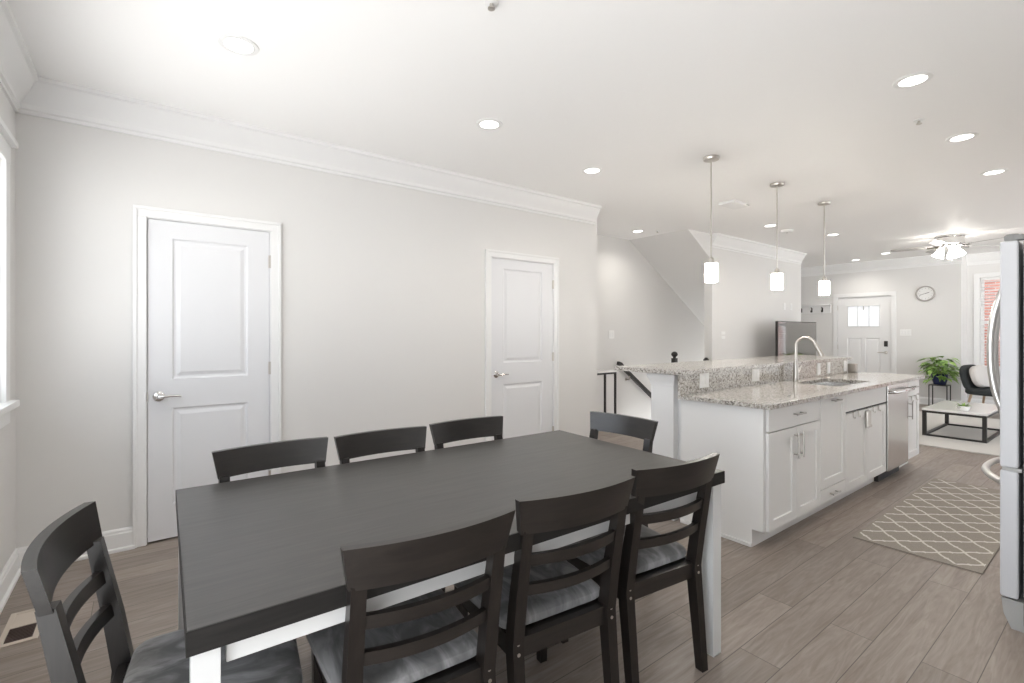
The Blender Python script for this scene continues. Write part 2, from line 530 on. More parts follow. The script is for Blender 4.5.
def panel_door(name, x0, x1, px, pz, hx, hd, hinge_x):
    r = sroot(name)
    yf = NY + .004
    s = MB()
    zs = sorted([.012, DH] + [q for p in pz for q in p])
    s.box((x0 + .003, yf, .012), (px[0], yf + .035, DH)); s.box((px[1], yf, .012), (x1 - .003, yf + .035, DH))
    s.box((px[0], yf, zs[0]), (px[1], yf + .035, zs[1])); s.box((px[0], yf, zs[2]), (px[1], yf + .035, zs[3])); s.box((px[0], yf, zs[4]), (px[1], yf + .035, zs[5]))
    s.build('door_slab', DOOR, r, smooth=False)
    for p in pz:
        b = MB(); raised_panel(b, px[0], px[1], p[0], p[1], yf); b.build('door_panel', DOOR, r, smooth=False)
    # casing with a stepped profile
    c = MB(); W = .066
    for xa, xb in ((x0 - .004 - W, x0 - .004), (x1 + .004, x1 + .004 + W)):
        c.box((xa, NY - .014, 0), (xb, NY + .002, DH + .008), .003)
        o = xa if xa < x0 else xb - .02
        c.box((o, NY - .021, 0), (o + .02, NY, DH + .008 + W - .02), .003)
    c.box((x0 - .004 - W, NY - .014, DH + .008), (x1 + .004 + W, NY + .002, DH + .008 + W - .005), .003)
    c.box((x0 - .004 - W, NY - .021, DH + .008 + W - .02), (x1 + .004 + W, NY, DH + .008 + W), .003)
    c.build('door_casing', TRIM, r)
    j = MB(); j.box((x0 - .02, NY + .0, 0), (x0 - .0, NY + .13, DH + .012)); j.box((x1, NY, 0), (x1 + .02, NY + .13, DH + .012)); j.box((x0, NY, DH + .003), (x1, NY + .13, DH + .012))
    j.box((x0, NY + .12, 0), (x1, NY + .13, DH + .003))
    j.build('door_jamb', TRIM, r)
    lever(r, hx, .925, yf, hd)
    MB().box((x0 - .001, NY - .003, .90), (x0 + .004, NY + .01, .955)).build('strike_plate', NICK, r)
    for z in (1.835, 1.077, .30):
        h = MB().tube([(hinge_x, NY - .006, z - .045), (hinge_x, NY - .006, z + .045)], .0065, 10)
        h.box((hinge_x - .012, NY - .001, z - .044), (hinge_x + .006, NY + .003, z + .044))
        h.build('hinge', NICK, r)
    return r


panel_door('door_1', *D1, (.142, .574), [(.226, .845), (1.03, 1.935)], .072, 1, D1[1] + .002)
panel_door('door_2', *D2, (2.781, 3.276), [(.226, .826), (1.035, 1.952)], 2.695, 1, D2[1] + .002)

# front door (far wall, faces -x); local x runs to the right seen from the room
DOOR = TRIM
r = sroot('door_3', (FX, 3.93, 0), -PI / 2)
Wd = .913
wx0, wx1, wz = .17, .73, (1.44, 1.875)
b = MB()
b.box((0, .01, .01), (wx0, .05, 2.045)); b.box((wx1, .01, .01), (Wd, .05, 2.045)); b.box((wx0, .01, wz[1]), (wx1, .05, 2.045))
b.box((wx0, .01, 1.22), (wx1, .05, wz[0])); b.box((wx0, .01, .01), (wx1, .05, .22)); b.box((.43, .01, .22), (.48, .05, 1.22))
b.build('door_slab', DOOR, r, smooth=False)
for xa, xb in ((wx0, .43), (.48, wx1)):
    b = MB(); raised_panel(b, xa, xb, .22, 1.22, .01); b.build('door_panel', DOOR, r, smooth=False)
b = MB()
for xa in (wx0, .345, .535, wx1 - .02): b.box((xa, .004, wz[0]), (xa + .02, .03, wz[1]))
b.box((wx0, .004, wz[0]), (wx1, .03, wz[0] + .02)); b.box((wx0, .004, wz[1] - .02), (wx1, .03, wz[1]))
b.build('door_window_frame', DOOR, r, smooth=False)
MB().box((wx0, .028, wz[0]), (wx1, .034, wz[1])).build('door_window_pane', mat('frosted_door_glass_glow', (.85, .88, .92), .25, emit=(.9, .94, 1), es=.3), r)  # pane given its own glow in place of daylight behind it
b = MB(); b.box((-.075, -.018, 0), (0, .0, 2.05), .003); b.box((Wd, -.018, 0), (Wd + .075, .0, 2.05), .003); b.box((-.075, -.018, 2.05), (Wd + .075, .0, 2.125), .003)
b.build('door_casing', TRIM, r)
b = MB(); b.box((.795, -.012, 1.055), (.855, .01, 1.165), .006); b.build('keypad_lock', BLACK, r)
b = MB(); b.lathe([(.03, 0), (.03, .01), (.012, .014), (.012, .05)], (.825, .01, .94), 16, Matrix.Rotation(PI / 2, 4, 'X')); b.tube([(.825, -.04, .94), (.70, -.04, .94)], .011, 8)
b.build('door_handle', NICK, r)
for z in (1.84, 1.03, .3): MB().box((-.006, -.008, z - .05), (.006, .008, z + .05)).build('hinge', NICK, r)
MB().box((.445, -.004, 1.78), (.465, .004, 1.86), .003).build('door_knocker', NICK, r)


# ------------------------------------------------------------------ windows
r = sroot('window_1')
b = MB()
b.box((WX, wy1 - .005, wz0 - .02), (WX + .018, wy1 + .085, wz1 + .0), .003); b.box((WX, wy0 - .085, wz0 - .02), (WX + .018, wy0 + .005, wz1), .003)
b.box((WX, wy0 - .085, wz1 - .005), (WX + .02, wy1 + .085, wz1 + .09), .003); b.box((WX, wy0 - .11, wz1 + .09), (WX + .045, wy1 + .11, wz1 + .12), .005)
b.build('window_casing', TRIM, r)
b = MB(); b.box((WX - .02, wy0 - .11, wz0 - .035), (WX + .05, wy1 + .11, wz0), .006); b.box((WX, wy0 - .085, wz0 - .115), (WX + .018, wy1 + .085, wz0 - .035), .003)
b.build('window_sill', TRIM, r)
b = MB(); ym = (wy0 + wy1) / 2
for ya in (wy0, wy0 + 1.06, wy1 - .05): b.box((WX - .10, ya, wz0), (WX - .05, ya + .05, wz1))
for za in (wz0, (wz0 + wz1) / 2 - .02, wz1 - .045): b.box((WX - .098, wy0, za), (WX - .052, wy1, za + .045))
b.build('window_frame', TRIM, r)
b = MB(); b.box((WX - .077, wy0 + .04, wz0 + .04), (WX - .073, wy1 - .04, wz1 - .04)); b.build('window_pane', GLASS, r)

r = sroot('window_2')
b = MB()
b.box((SX - .02, ey1, ez0 - .02), (SX, ey1 + .075, ez1), .003); b.box((SX - .02, ey0 - .075, ez0 - .02), (SX, ey0, ez1), .003)
b.box((SX - .022, ey0 - .075, ez1), (SX, ey1 + .075, ez1 + .08), .003)
b.build('window_casing', TRIM, r)
MB().box((SX - .06, ey0 - .1, ez0 - .04), (SX + .03, ey1 + .1, ez0), .006).build('window_sill', TRIM, r)
b = MB(); zm = 1.51
for ya in (ey0, ey1 - .045): b.box((SX + .07, ya, ez0), (SX + .11, ya + .045, ez1))
for za in (ez0, zm - .03, ez1 - .045): b.box((SX + .068, ey0, za), (SX + .112, ey1, za + (.06 if za == zm - .03 else .045)))
b.build('window_frame', TRIM, r)
MB().box((SX + .088, ey0 + .04, ez0 + .04), (SX + .092, ey1 - .04, ez1 - .04)).build('window_pane', GLASS, r)
# venetian blind
r = thing('window_blind', 'white venetian blind with open slats in the far front window', 'blind', (SX + .025, (ey0 + ey1) / 2, 0))
hw = (ey1 - ey0) / 2 - .012
MB().box((-.02, -hw, ez1 - .045), (.025, hw, ez1 - .004), .003).build('headrail', PLAST, r)
b = MB(); z = ez1 - .075
while z > ez0 + .05:
    b.box((-.023, -hw, -.0012), (.023, hw, .0012), 0, Matrix.Translation((0, 0, z)) @ Matrix.Rotation(.22, 4, 'Y')); z -= .05
b.build('slats', PLAST, r, smooth=False)
MB().box((-.02, -hw, ez0 + .012), (.02, hw, ez0 + .032), .003).build('bottom_rail', PLAST, r)
# brick house across the street
b = MB(); b.box((16.0, -2.5, -.3), (16.4, 2.9, 6.5)); h = b.build('brick_house', BRICK)
tag(h, 'red brick house front seen through the slats of the far window', 'house')
for i, (ya, za) in enumerate(((.2, .6), (.2, 3.4), (-1.6, .6))):
    f = MB().box((15.93, ya, za), (16.05, ya + .9, za + 1.5)).build('house_window', TRIM, h)
    MB().box((15.92, ya + .07, za + .07), (15.95, ya + .83, za + 1.43)).build('house_window_pane', mat('dark_glass', (.08, .09, .1), .1), f)
struct(MB().box((12.2, -6, -.35), (16.0, 7, -.3)).build('street', mat('street_paving', (.45, .44, .42), .8)))

# ------------------------------------------------------------------ dining table
T = thing('dining_table', 'long dining table with dark wood top, white apron and white square legs', 'table', (1.003, 1.606, 0), math.radians(-1.5))
TL, TW, TZ = .927, .517, .757
b = MB().box((-TL + .002, -TW + .002, TZ - .049), (TL - .002, TW - .002, TZ), .0006)
b.build('tabletop', TOPW, T)
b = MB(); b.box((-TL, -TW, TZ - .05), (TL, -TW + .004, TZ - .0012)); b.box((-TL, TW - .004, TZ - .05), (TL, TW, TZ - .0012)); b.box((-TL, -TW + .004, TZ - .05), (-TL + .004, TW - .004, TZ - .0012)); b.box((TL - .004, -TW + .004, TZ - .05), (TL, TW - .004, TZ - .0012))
b.build('tabletop_edge', EDGEW, T)['label'] = 'near-black edge of the tabletop'  # strips round the tabletop edge, darker than the top
for sx in (-1, 1):
    for sy in (-1, 1):
        MB().box((sx * (TL - .008), sy * (TW - .014), 0), (sx * (TL - .059), sy * (TW - .066), TZ - .05), .003).build('leg', TLEG, T)
for sy in (-1, 1):
    MB().box((-(TL - .070), sy * (TW - .035), TZ - .105), (TL - .070, sy * (TW - .055), TZ - .05), .002).build('apron', TLEG, T)
for sx in (-1, 1):
    MB().box((sx * (TL - .035), -(TW - .066), TZ - .105), (sx * (TL - .06), TW - .066, TZ - .05), .002).build('apron', TLEG, T)


# ------------------------------------------------------------------ dining chairs
def curved_rail(b, z0, z1, hw0, hw1, yfun, th, bow, n=16):
    """bowed board: half-width hw0 at z0 to hw1 at z1, ends forward, middle bowed back (-y)"""
    rings = []
    for i in range(n + 1):
        s = -1 + 2 * i / n
        off = -bow * (1 - s * s)
        y0 = yfun(z0) + off; y1 = yfun(z1) + off
        rings.append([(s * hw0, y0 - th / 2, z0), (s * hw0, y0 + th / 2, z0), (s * hw1, y1 + th / 2, z1), (s * hw1, y1 - th / 2, z1)])
    b.loft(rings)
    b.bev = True
    es = [e for e in b.bm.edges]
    bmesh.ops.bevel(b.bm, geom=[e for e in es if len(e.link_faces) == 2 and e.calc_face_angle(0) > 1.0], offset=.0025, segments=2, affect='EDGES')


def make_chair(label, loc, rz):
    t = thing('dining_chair', label, 'chair', loc, rz, 'dark dining chairs around the table')
    yb = lambda z: -.200 - .19 * max(0, z - .42) if z > .42 else -.200 - .10 * (.42 - z)
    b = MB(); curved_rail(b, .753, .857, .206, .224, yb, .024, .034); b.build('top_rail', CHW, t)
    for z0, z1 in ((.645, .680), (.550, .585)):
        b = MB(); curved_rail(b, z0, z1, .175, .175, yb, .018, .030); b.build('slat', CHW, t)
    for s in (-1, 1):
        rings = []
        for z, hx, hy in ((0, .016, .017), (.2, .018, .020), (.40, .019, .023), (.55, .019, .021), (.762, .018, .016)):
            x = s * (.184 if z > .4 else .184 + .0 * z)
            y = yb(z)
            rings.append([(x - hx, y - hy, z), (x + hx, y - hy, z), (x + hx, y + hy, z), (x - hx, y + hy, z)])
        l = MB().loft(rings).build('rear_leg', LEGW, t)
        for zb in (.375, .405):
            MB().disc_y((s * .184, yb(zb) - .024, zb), .0055, .004, 10).build('bolt', NICK, l)
        MB().loft([[(s * .180 - q, .178 - q, z), (s * .180 + q, .178 - q, z), (s * .180 + q, .178 + q, z), (s * .180 - q, .178 + q, z)] for z, q in ((0, .015), (.36, .019), (.412, .019))]).build('front_leg', LEGW, t)
    b = MB()
    b.box((-.166, -.213, .352), (.166, -.190, .412), .002); b.box((-.161, .168, .352), (.161, .190, .412), .002)
    for s in (-1, 1): b.box((s * .172, -.178, .352), (s * .194, .160, .412), .002)
    b.box((-.172, -.190, .395), (.172, .168, .409))
    b.build('seat_frame', CHW, t)
    # padded cushion: rounded square rings
    rings = []; n = 40
    for z, g in ((.413, .95), (.418, .985), (.430, 1.0), (.443, .99), (.451, .95), (.456, .86), (.459, .55), (.460, .2)):
        ring = []
        for k in range(n):
            a = 2 * PI * k / n; ca, sa = math.cos(a), math.sin(a); e = 2 / 10.0
            x = math.copysign(abs(ca) ** e, ca); y = math.copysign(abs(sa) ** e, sa)
            ring.append((x * .213 * g * (1 + .05 * y), .024 + y * .202 * g, z))
        rings.append(ring)
    MB().loft(rings).build('cushion', VELV, t)
    return t


ch = make_chair('dark chair in the foreground row nearest the camera, leftmost of the three with ladder backs', (.588, 1.334, 0), math.radians(-4.5))
copy_tree(ch, (1.088, 1.335, 0), math.radians(-5.9), 'dark ladder-back chair in the middle of the foreground row of three')
copy_tree(ch, (1.599, 1.332, 0), math.radians(-6.4), 'dark ladder-back chair at the right end of the foreground row, beside the white table leg')
copy_tree(ch, (.440, 1.961, 0), PI + math.radians(1), 'dark chair across the table in front of the left white door')
copy_tree(ch, (.894, 1.935, 0), PI - math.radians(2.5), 'dark chair across the table against the bare wall, middle of the far row')
copy_tree(ch, (1.383, 1.945, 0), PI - math.radians(1.7), 'dark chair across the table nearest the right white door')
copy_tree(ch, (.128, 1.529, 0), -PI / 2 - math.radians(7.9), 'dark chair at the left head of the table beside the floor vent')
copy_tree(ch, (1.866, 1.783, 0), PI / 2 + math.radians(3.7), 'dark chair at the right head of the table before the white island post')

# floor vent
r = thing('floor_vent', 'beige metal floor vent with dark brown grille beside the left wall', 'vent', (-.435, 3.08, 0), math.radians(0))
b = MB(); b.box((-.065, -.16, 0), (-.045, .16, .006), .002); b.box((.045, -.16, 0), (.065, .16, .006), .002); b.box((-.045, -.16, 0), (.045, -.135, .006), .002); b.box((-.045, .135, 0), (.045, .16, .006), .002)
b.box((-.045, .0, 0), (.045, .135, .004))
b.build('vent_frame', BEIGE, r)
b = MB(); b.box((-.045, -.135, .0005), (.045, .0, .002))
for i in range(9): b.box((-.042, -.128 + i * .014, .001), (.042, -.122 + i * .014, .0045))
b.build('grille', BROWN, r)

# ------------------------------------------------------------------ kitchen island
FY = 1.40   # door fronts
# half wall behind the counter with its end post
b = MB(); b.box((3.04, 1.992, 0), (6.05, 2.20, 1.032))
struct(b.build('wall_island', TRIM))
P = thing('island_post', 'white square end post with flared cap under the granite bar top', 'post', (2.985, 2.135, 0))
MB().box((-.0, -.095, 0), (.055, .095, .955), .002).build('shaft', TRIM, P)
b = MB()
def sq(q, z): return [(-q + .0, -.095 - q, z), (.055, -.095 - q, z), (.055, .095 + q, z), (-q, .095 + q, z)]
b.loft([sq(.0, .95), sq(.006, .952), sq(.006, .97), sq(.012, .985), sq(.022, 1.005), sq(.024, 1.03)]); b.build('cap', TRIM, P)
b = MB(); b.box((-.012, -.107, 0), (.055, .107, .10), .003); b.build('plinth', TRIM, P)
# end panel with the toe notch
b = MB()
b.prism([(1.422, .11), (1.422, .868), (1.990, .868), (1.990, 0), (1.49, 0), (1.49, .11)], lambda u, v, t: (t, u, v), 3.0, 3.02)
b.box((2.988, 1.49, 0), (3.0, 1.990, .022), .003)
o = b.build('island_end_panel', CAB); tag(o, 'plain white end panel of the island facing the dining table', 'panel')


def bar_handle(parent, c, length, axis):
    c = Vector(c); d = Vector((1, 0, 0)) if axis == 'x' else Vector((0, 0, 1))
    b = MB(); a = c - d * length / 2 + Vector((0, -.03, 0)); e = c + d * length / 2 + Vector((0, -.03, 0))
    b.tube([a, e], .0055, 8)
    for k in (-.36, .36):
        p = c + d * length * k
        b.tube([p, p + Vector((0, -.03, 0))], .0045, 8)
    return b.build('handle', HNDL, parent)


def shaker(parent, x0, x1, z0, z1, fw=.06, name='door'):
    b = MB()
    if z1 - z0 < .2:
        b.box((x0, FY, z0), (x1, FY + .02, z1), .002)
    else:
        b.box((x0, FY, z0), (x0 + fw, FY + .02, z1), .0015); b.box((x1 - fw, FY, z0), (x1, FY + .02, z1), .0015)
        b.box((x0 + fw, FY, z0), (x1 - fw, FY + .02, z0 + fw), .0015); b.box((x0 + fw, FY, z1 - fw), (x1 - fw, FY + .02, z1), .0015)
        b.box((x0 + fw, FY + .010, z0 + fw), (x1 - fw, FY + .018, z1 - fw))
    return b.build(name, CAB, parent)


def carcass(parent, x0, x1):
    b = MB(); b.box((x0, FY + .022, .10), (x1, 1.985, .868)); b.box((x0, 1.49, 0), (x1, 1.985, .10))
    return b.build('carcass', CAB, parent)


g = .003
# 1: drawer over two doors
c = thing('base_cabinet', 'white base cabinet with a drawer over two shaker doors at the island near end', 'cabinet')
carcass(c, 3.022, 3.788)
d = shaker(c, 3.022 + g, 3.788 - g, .722, .862, name='drawer'); bar_handle(d, (3.41, FY, .80), .13, 'x')
d = shaker(c, 3.022 + g, 3.405 - g / 2, .112, .712); bar_handle(d, (3.370, FY, .60), .13 + .04, 'z')
d = shaker(c, 3.405 + g / 2, 3.788 - g, .112, .712); bar_handle(d, (3.440, FY, .60), .13 + .04, 'z')
# 2: pull-out with a low drawer
c = thing('pullout_cabinet', 'narrow white pull-out cabinet with tall shaker front over a low drawer', 'cabinet')
carcass(c, 3.79, 4.258)
d = shaker(c, 3.79 + g, 4.258 - g, .218, .862); bar_handle(d, (4.03, FY, .835), .13, 'x')
d = shaker(c, 3.79 + g, 4.258 - g, .112, .210, name='drawer'); bar_handle(d, (4.00, FY, .165), .13, 'x')
# 3: sink base
c = thing('sink_cabinet', 'white sink base cabinet with two shaker doors, hooks over their tops', 'cabinet')
b = MB(); b.box((4.26, FY + .022, .10), (4.28, 1.985, .868)); b.box((5.17, FY + .022, .10), (5.19, 1.985, .868)); b.box((4.28, FY + .022, .10), (5.17, 1.985, .12)); b.box((4.28, 1.965, .12), (5.17, 1.985, .868)); b.box((4.26, 1.49, 0), (5.19, 1.985, .10)); b.box((4.28, FY + .022, .70), (5.17, FY + .04, .868))
b.build('carcass', CAB, c)
shaker(c, 4.26 + g, 5.19 - g, .722, .862, name='false_drawer_front')
d = shaker(c, 4.26 + g, 4.725 - g / 2, .112, .704)
d = shaker(c, 4.725 + g / 2, 5.19 - g, .112, .704)
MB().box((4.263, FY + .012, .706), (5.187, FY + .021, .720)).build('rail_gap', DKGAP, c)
for i, (hx, lab) in enumerate(((4.40, 'first small metal hook over the left sink cabinet door'), (4.51, 'second small metal hook over the left sink cabinet door'),
                               (4.85, 'small metal hook over the right sink cabinet door, nearer the sink'), (4.985, 'small metal hook over the right sink cabinet door, beside the dishwasher'))):
    b = MB(); b.tube([(hx, FY + .016, .7055), (hx, FY - .004, .7085), (hx, FY - .005, .68), (hx, FY - .006, .668), (hx, FY - .016, .662), (hx, FY - .018, .674)], .004, 8)
    tag(b.build('door_hook', NICK), lab, 'hook', 'hooks over the sink cabinet doors')
b = MB(); b.box((4.665, FY - .022, .555), (4.745, FY - .003, .69), .006); b.box((4.675, FY - .03, .56), (4.735, FY - .022, .58), .003)
b.tube([(4.71, FY - .010, .688), (4.71, FY - .010, .7065), (4.71, FY + .012, .7065)], .003, 6)
o = b.build('towel_holder', NICK); tag(o, 'small grey metal holder hung over the sink cabinet doors', 'holder')
# 4: dishwasher
c = thing('dishwasher', 'stainless steel dishwasher in the island beside the sink cabinet', 'dishwasher')
MB().box((5.195, FY + .03, .10), (5.795, 1.985, .866)).build('body', DGREY, c)
MB().box((5.20, FY - .012, .105), (5.79, FY + .028, .862), .004).build('door', STEELX, c)
b = MB(); b.tube([(5.23, FY - .012, .80), (5.235, FY - .05, .803), (5.26, FY - .062, .805), (5.50, FY - .066, .805), (5.73, FY - .062, .805), (5.755, FY - .05, .803), (5.76, FY - .012, .80)], .013, 10)
b.build('handle', CHROM, c)
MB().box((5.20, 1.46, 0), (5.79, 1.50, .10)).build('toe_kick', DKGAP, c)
# 5: last cabinet
c = thing('base_cabinet', 'white narrow base cabinet at the far end of the island past the dishwasher', 'cabinet')
carcass(c, 5.80, 6.20)
d = shaker(c, 5.80 + g, 6.20 - g, .722, .862, name='drawer'); bar_handle(d, (6.0, FY, .80), .13, 'x')
d = shaker(c, 5.80 + g, 6.20 - g, .112, .704); bar_handle(d, (5.845, FY, .585), .17, 'z')
for hx, lab in ((5.93, 'small metal hook over the far end cabinet door, nearer the dishwasher'), (6.08, 'small metal hook over the far end cabinet door, at the outer edge')):
    b = MB(); b.tube([(hx, FY + .016, .7055), (hx, FY - .004, .7085), (hx, FY - .005, .68), (hx, FY - .006, .668), (hx, FY - .016, .662), (hx, FY - .018, .674)], .004, 8)
    tag(b.build('door_hook', NICK), lab, 'hook', 'hooks over the far cabinet door')
# counter with the sink opening
hx0, hx1, hy0, hy1 = 4.42, 5.12, 1.50, 1.84
b = MB()
b.box((2.955, 1.362, .869), (hx0, 1.969, .899), .003); b.box((hx1, 1.362, .869), (6.24, 1.969, .899), .003)
b.box((hx0 - .003, 1.362, .869), (hx1 + .003, hy0, .899), .003); b.box((hx0 - .003, hy1, .869), (hx1 + .003, 1.969, .899), .003)
tag(b.build('countertop', GRAN), 'speckled grey granite countertop with undermount sink opening on the white cabinets', 'countertop')
tag(MB().box((2.962, 1.970, .869), (6.03, 1.991, 1.034), .002).build('backsplash', GRAN), 'low speckled granite backsplash strip between counter and raised bar', 'backsplash')
tag(MB().box((2.93, 1.952, 1.035), (6.12, 2.535, 1.066), .004).build('bar_top', GRAN), 'raised granite bar top ledge overhanging the post and half wall', 'countertop')
# sink
b = MB()
def rr(x0, x1, y0, y1, z): return [(x0, y0, z), (x1, y0, z), (x1, y1, z), (x0, y1, z)]
b.loft([rr(hx0 - .02, hx1 + .02, hy0 - .02, hy1 + .02, .8675), rr(hx0 - .003, hx1 + .003, hy0 - .003, hy1 + .003, .8675), rr(hx0 + .004, hx1 - .004, hy0 + .004, hy1 - .004, .72), rr(hx0 + .03, hx1 - .03, hy0 + .03, hy1 - .03, .69)], cap=False)
b.bm.faces.new([b.bm.verts.new(p) for p in rr(hx0 + .03, hx1 - .03, hy0 + .03, hy1 - .03, .69)])
b.lathe([(.04, .691), (.04, .694), (.02, .692)], ((hx0 + hx1) / 2, 1.7, 0), 16)
tag(b.build('kitchen_sink', STEELX), 'undermount stainless steel sink basin set in the granite counter', 'sink')
# faucet
c = thing('faucet', 'tall brushed nickel gooseneck kitchen faucet behind the sink', 'faucet', (4.62, 1.905, .899))
MB().lathe([(.028, 0), (.028, .006), (.022, .012), (.020, .11), (.018, .16), (.0125, .185)], n=20).build('body', NICK, c)
pts = [(0, 0, .17), (0, 0, .31)]
for k in range(1, 12):
    a = PI * k / 12 * .98
    pts.append((0.012 * k / 11, -.078 + .078 * math.cos(a), .31 + .078 * math.sin(a)))
b = MB().tube(pts, .0115, 12); b.build('spout', NICK, c)
e = Vector(pts[-1]); d_ = (e - Vector(pts[-2])).normalized()
MB().tube([e - d_ * .005, e + d_ * .03, e + d_ * .10, e + d_ * .118], [.0125, .014, .019, .019], 14).build('spray_head', NICK, c)
MB().tube([(.018, 0, .075), (.045, -.002, .08), (.06, -.005, .098), (.085, -.012, .135)], [.014, .012, .008, .006], 10).build('lever_handle', NICK, c)

# outlets in the backsplash
def wall_plate(name, label, cat, loc, rz, w_, h_, kind, group=None):
    r = thing(name, label, cat, loc, rz, group)
    MB().box((-w_ / 2, -.006, -h_ / 2), (w_ / 2, 0, h_ / 2), .002).build('plate', PLAST, r)
    n = max(1, round(w_ / .06))
    for i in range(n):
        x = (i - (n - 1) / 2) * .046
        MB().box((x - .016, -.0085, -.033), (x + .016, -.005, .033), .0015).build('outlet_face' if kind == 'o' else 'rocker', TRIM, r)
    return r


for x, z, w_, lab in ((3.255, .985, .118, 'white double outlet plate on the granite backsplash nearest the post'),
                      (4.02, .985, .118, 'white double outlet plate on the backsplash left of the faucet'),
                      (5.28, .972, .075, 'white outlet plate on the backsplash just right of the faucet, left of a pair'),
                      (5.52, .972, .075, 'white outlet plate on the backsplash, right one of the pair past the faucet'),
                      (5.96, .972, .075, 'white outlet plate at the far end of the granite backsplash')):
    wall_plate('wall_outlet', lab, 'outlet', (x, 1.970, z), 0, w_, .115, 'o', 'backsplash outlets')
o = MB().box((6.05, 1.90, .8995), (6.13, 1.975, .995), .008).build('small_box', FAB_BOX); tag(o, 'small warm grey box standing on the far end of the counter', 'box')

# ------------------------------------------------------------------ refrigerator
c = thing('refrigerator', 'stainless refrigerator at the right edge, seen from its side', 'refrigerator')
FXa, FXb = 3.09, 3.99
MB().box((FXa + .005, -.36, .03), (FXb - .005, .338, 1.735), .005).build('body', DGREY, c)
for xa, xb in ((FXa, 3.537), (3.543, FXb)):
    d = MB().box((xa, .352, .722), (xb, .412, 1.742), .012, seg=3).build('door', SILV, c)
    hx = xb - .05 if xa == FXa else xa + .05
    pts = []
    for k in range(17):
        s = -1 + 2 * k / 16
        pts.append((hx, .414 + .084 * (1 - abs(s) ** 2.4), 1.235 + .40 * s))
    MB().tube(pts, .0155, 12).build('door_handle', STEEL, d)
d = MB().box((FXa, .352, .138), (FXb, .412, .708), .012, seg=3).build('freezer_drawer', SILV, c)
pts = []
for k in range(17):
    s = -1 + 2 * k / 16
    pts.append(((FXa + FXb) / 2 + .36 * s, .414 + .10 * (1 - abs(s) ** 2.4), .635))
MB().tube(pts, .0155, 12).build('drawer_handle', STEEL, d)
MB().box((FXa + .006, .342, .708), (FXb - .006, .405, .722)).build('door_gasket', MGREY, c)
b = MB(); b.prism([(.30, .0), (.375, .0), (.40, .06), (.408, .13), (.30, .13)], lambda u, v, t: (t, u, v), FXa + .01, FXb - .01); b.build('kick_grille', MGREY, c)
b = MB(); b.box((FXa + .004, .25, 1.736), (FXa + .08, .335, 1.772), .006); b.box((FXa + .01, .335, 1.744), (FXa + .06, .40, 1.768), .006); b.tube([(FXa + .03, .375, 1.742), (FXa + .03, .375, 1.772)], .022, 14)
b.build('hinge_cover', HING, c)
b = MB(); b.box((FXb - .08, .25, 1.736), (FXb - .004, .335, 1.772), .006); b.box((FXb - .06, .335, 1.744), (FXb - .01, .40, 1.768), .006); b.build('hinge_cover', HING, c)
for y in (-.3, .28): MB().box((FXa + .03, y, 0), (FXa + .08, y + .05, .032)).build('foot', DGREY, c)

# kitchen rug
o = MB().box((-1.03, -.305, 0), (1.03, .305, .008), .002).build('kitchen_rug', RUG, None, (4.69, .87, 0), math.radians(.6))
tag(o, 'grey runner rug with white trellis pattern on the kitchen floor', 'rug')

# ------------------------------------------------------------------ ceiling things
def pendant(x, label):
    t = thing('pendant_light', label, 'lamp', (x, 2.135, CZ), 0, 'pendant lights over the island')
    b = MB(); b.lathe([(.012, -.030), (.058, -.022), (.062, -.012), (.062, 0)], n=24); b.build('canopy', NICK, t)
    MB().tube([(0, 0, -.02), (0, 0, -.82)], .006, 8).build('stem', NICK, t)
    MB().lathe([(.006, -.80), (.022, -.815), (.024, -.845), (.05, -.849), (.05, -.856), (.02, -.857)], n=24).build('socket_cap', NICK, t)
    MB().lathe([(.044, -.853), (.048, -.856), (.048, -1.000), (.043, -1.004), (.041, -.998), (.041, -.86)], n=28).build('lamp_shade', SHADE, t)
    MB().lathe([(.012, -.857), (.026, -.90), (.028, -.93), (.018, -.955), (.003, -.96)], n=16).build('bulb', LENS, t)
    return t


pendant(3.635, 'nickel pendant lamp with white glass shade nearest the camera, over the island')
pendant(4.775, 'nickel pendant lamp with white glass shade in the middle, above the faucet')
pendant(5.875, 'nickel pendant lamp with white glass shade farthest along the island')

lens_me = None
def downlight(x, y, label):
    t = thing('recessed_light', label, 'lamp', (x, y, CZ), 0, 'recessed ceiling lights')
    MB().lathe([(.062, -.0005), (.064, -.006), (.088, -.004), (.090, 0)], n=28).build('trim_ring', PLAST, t)
    MB().lathe([(.001, -.003), (.064, -.003), (.064, -.0005)], n=28).build('lens', LENS, t)
    l = bpy.data.lights.new('recessed_lamp', 'SPOT'); l.energy = LAMP_W * 6; l.spot_size = math.radians(150); l.spot_blend = .9; l.color = (1, .95, .88); l.shadow_soft_size = .06
    lo = bpy.data.objects.new('recessed_lamp', l); COL.objects.link(lo); lo.parent = t; lo.location = (0, 0, -.02)
    return t


for x, y, lab in ((.367, 2.70, 'recessed ceiling light at the upper left, over the left end of the dining table'),
                  (1.857, 2.70, 'recessed ceiling light over the right end of the dining table, before the right door'),
                  (3.10, 2.93, 'recessed ceiling light near the crown moulding end, left of the pendants'),
                  (5.46, 4.30, 'recessed ceiling light in the stair alcove beside the sloping soffit'),
                  (3.418, .80, 'largest recessed ceiling light at upper right over the kitchen aisle'),
                  (4.70, .82, 'recessed ceiling light over the kitchen aisle, second of three at the right'),
                  (5.944, .827, 'recessed ceiling light over the kitchen aisle, farthest of three at the right'),
                  (6.564, 3.02, 'recessed ceiling light behind the middle pendant, before the stair wall'),
                  (7.889, 2.755, 'recessed ceiling light just right of the farthest pendant rod'),
                  (11.0, 3.45, 'recessed ceiling light by the front door, above its left side'),
                  (10.5, 2.84, 'recessed ceiling light between the front door and the ceiling fan')):
    downlight(x, y, lab)


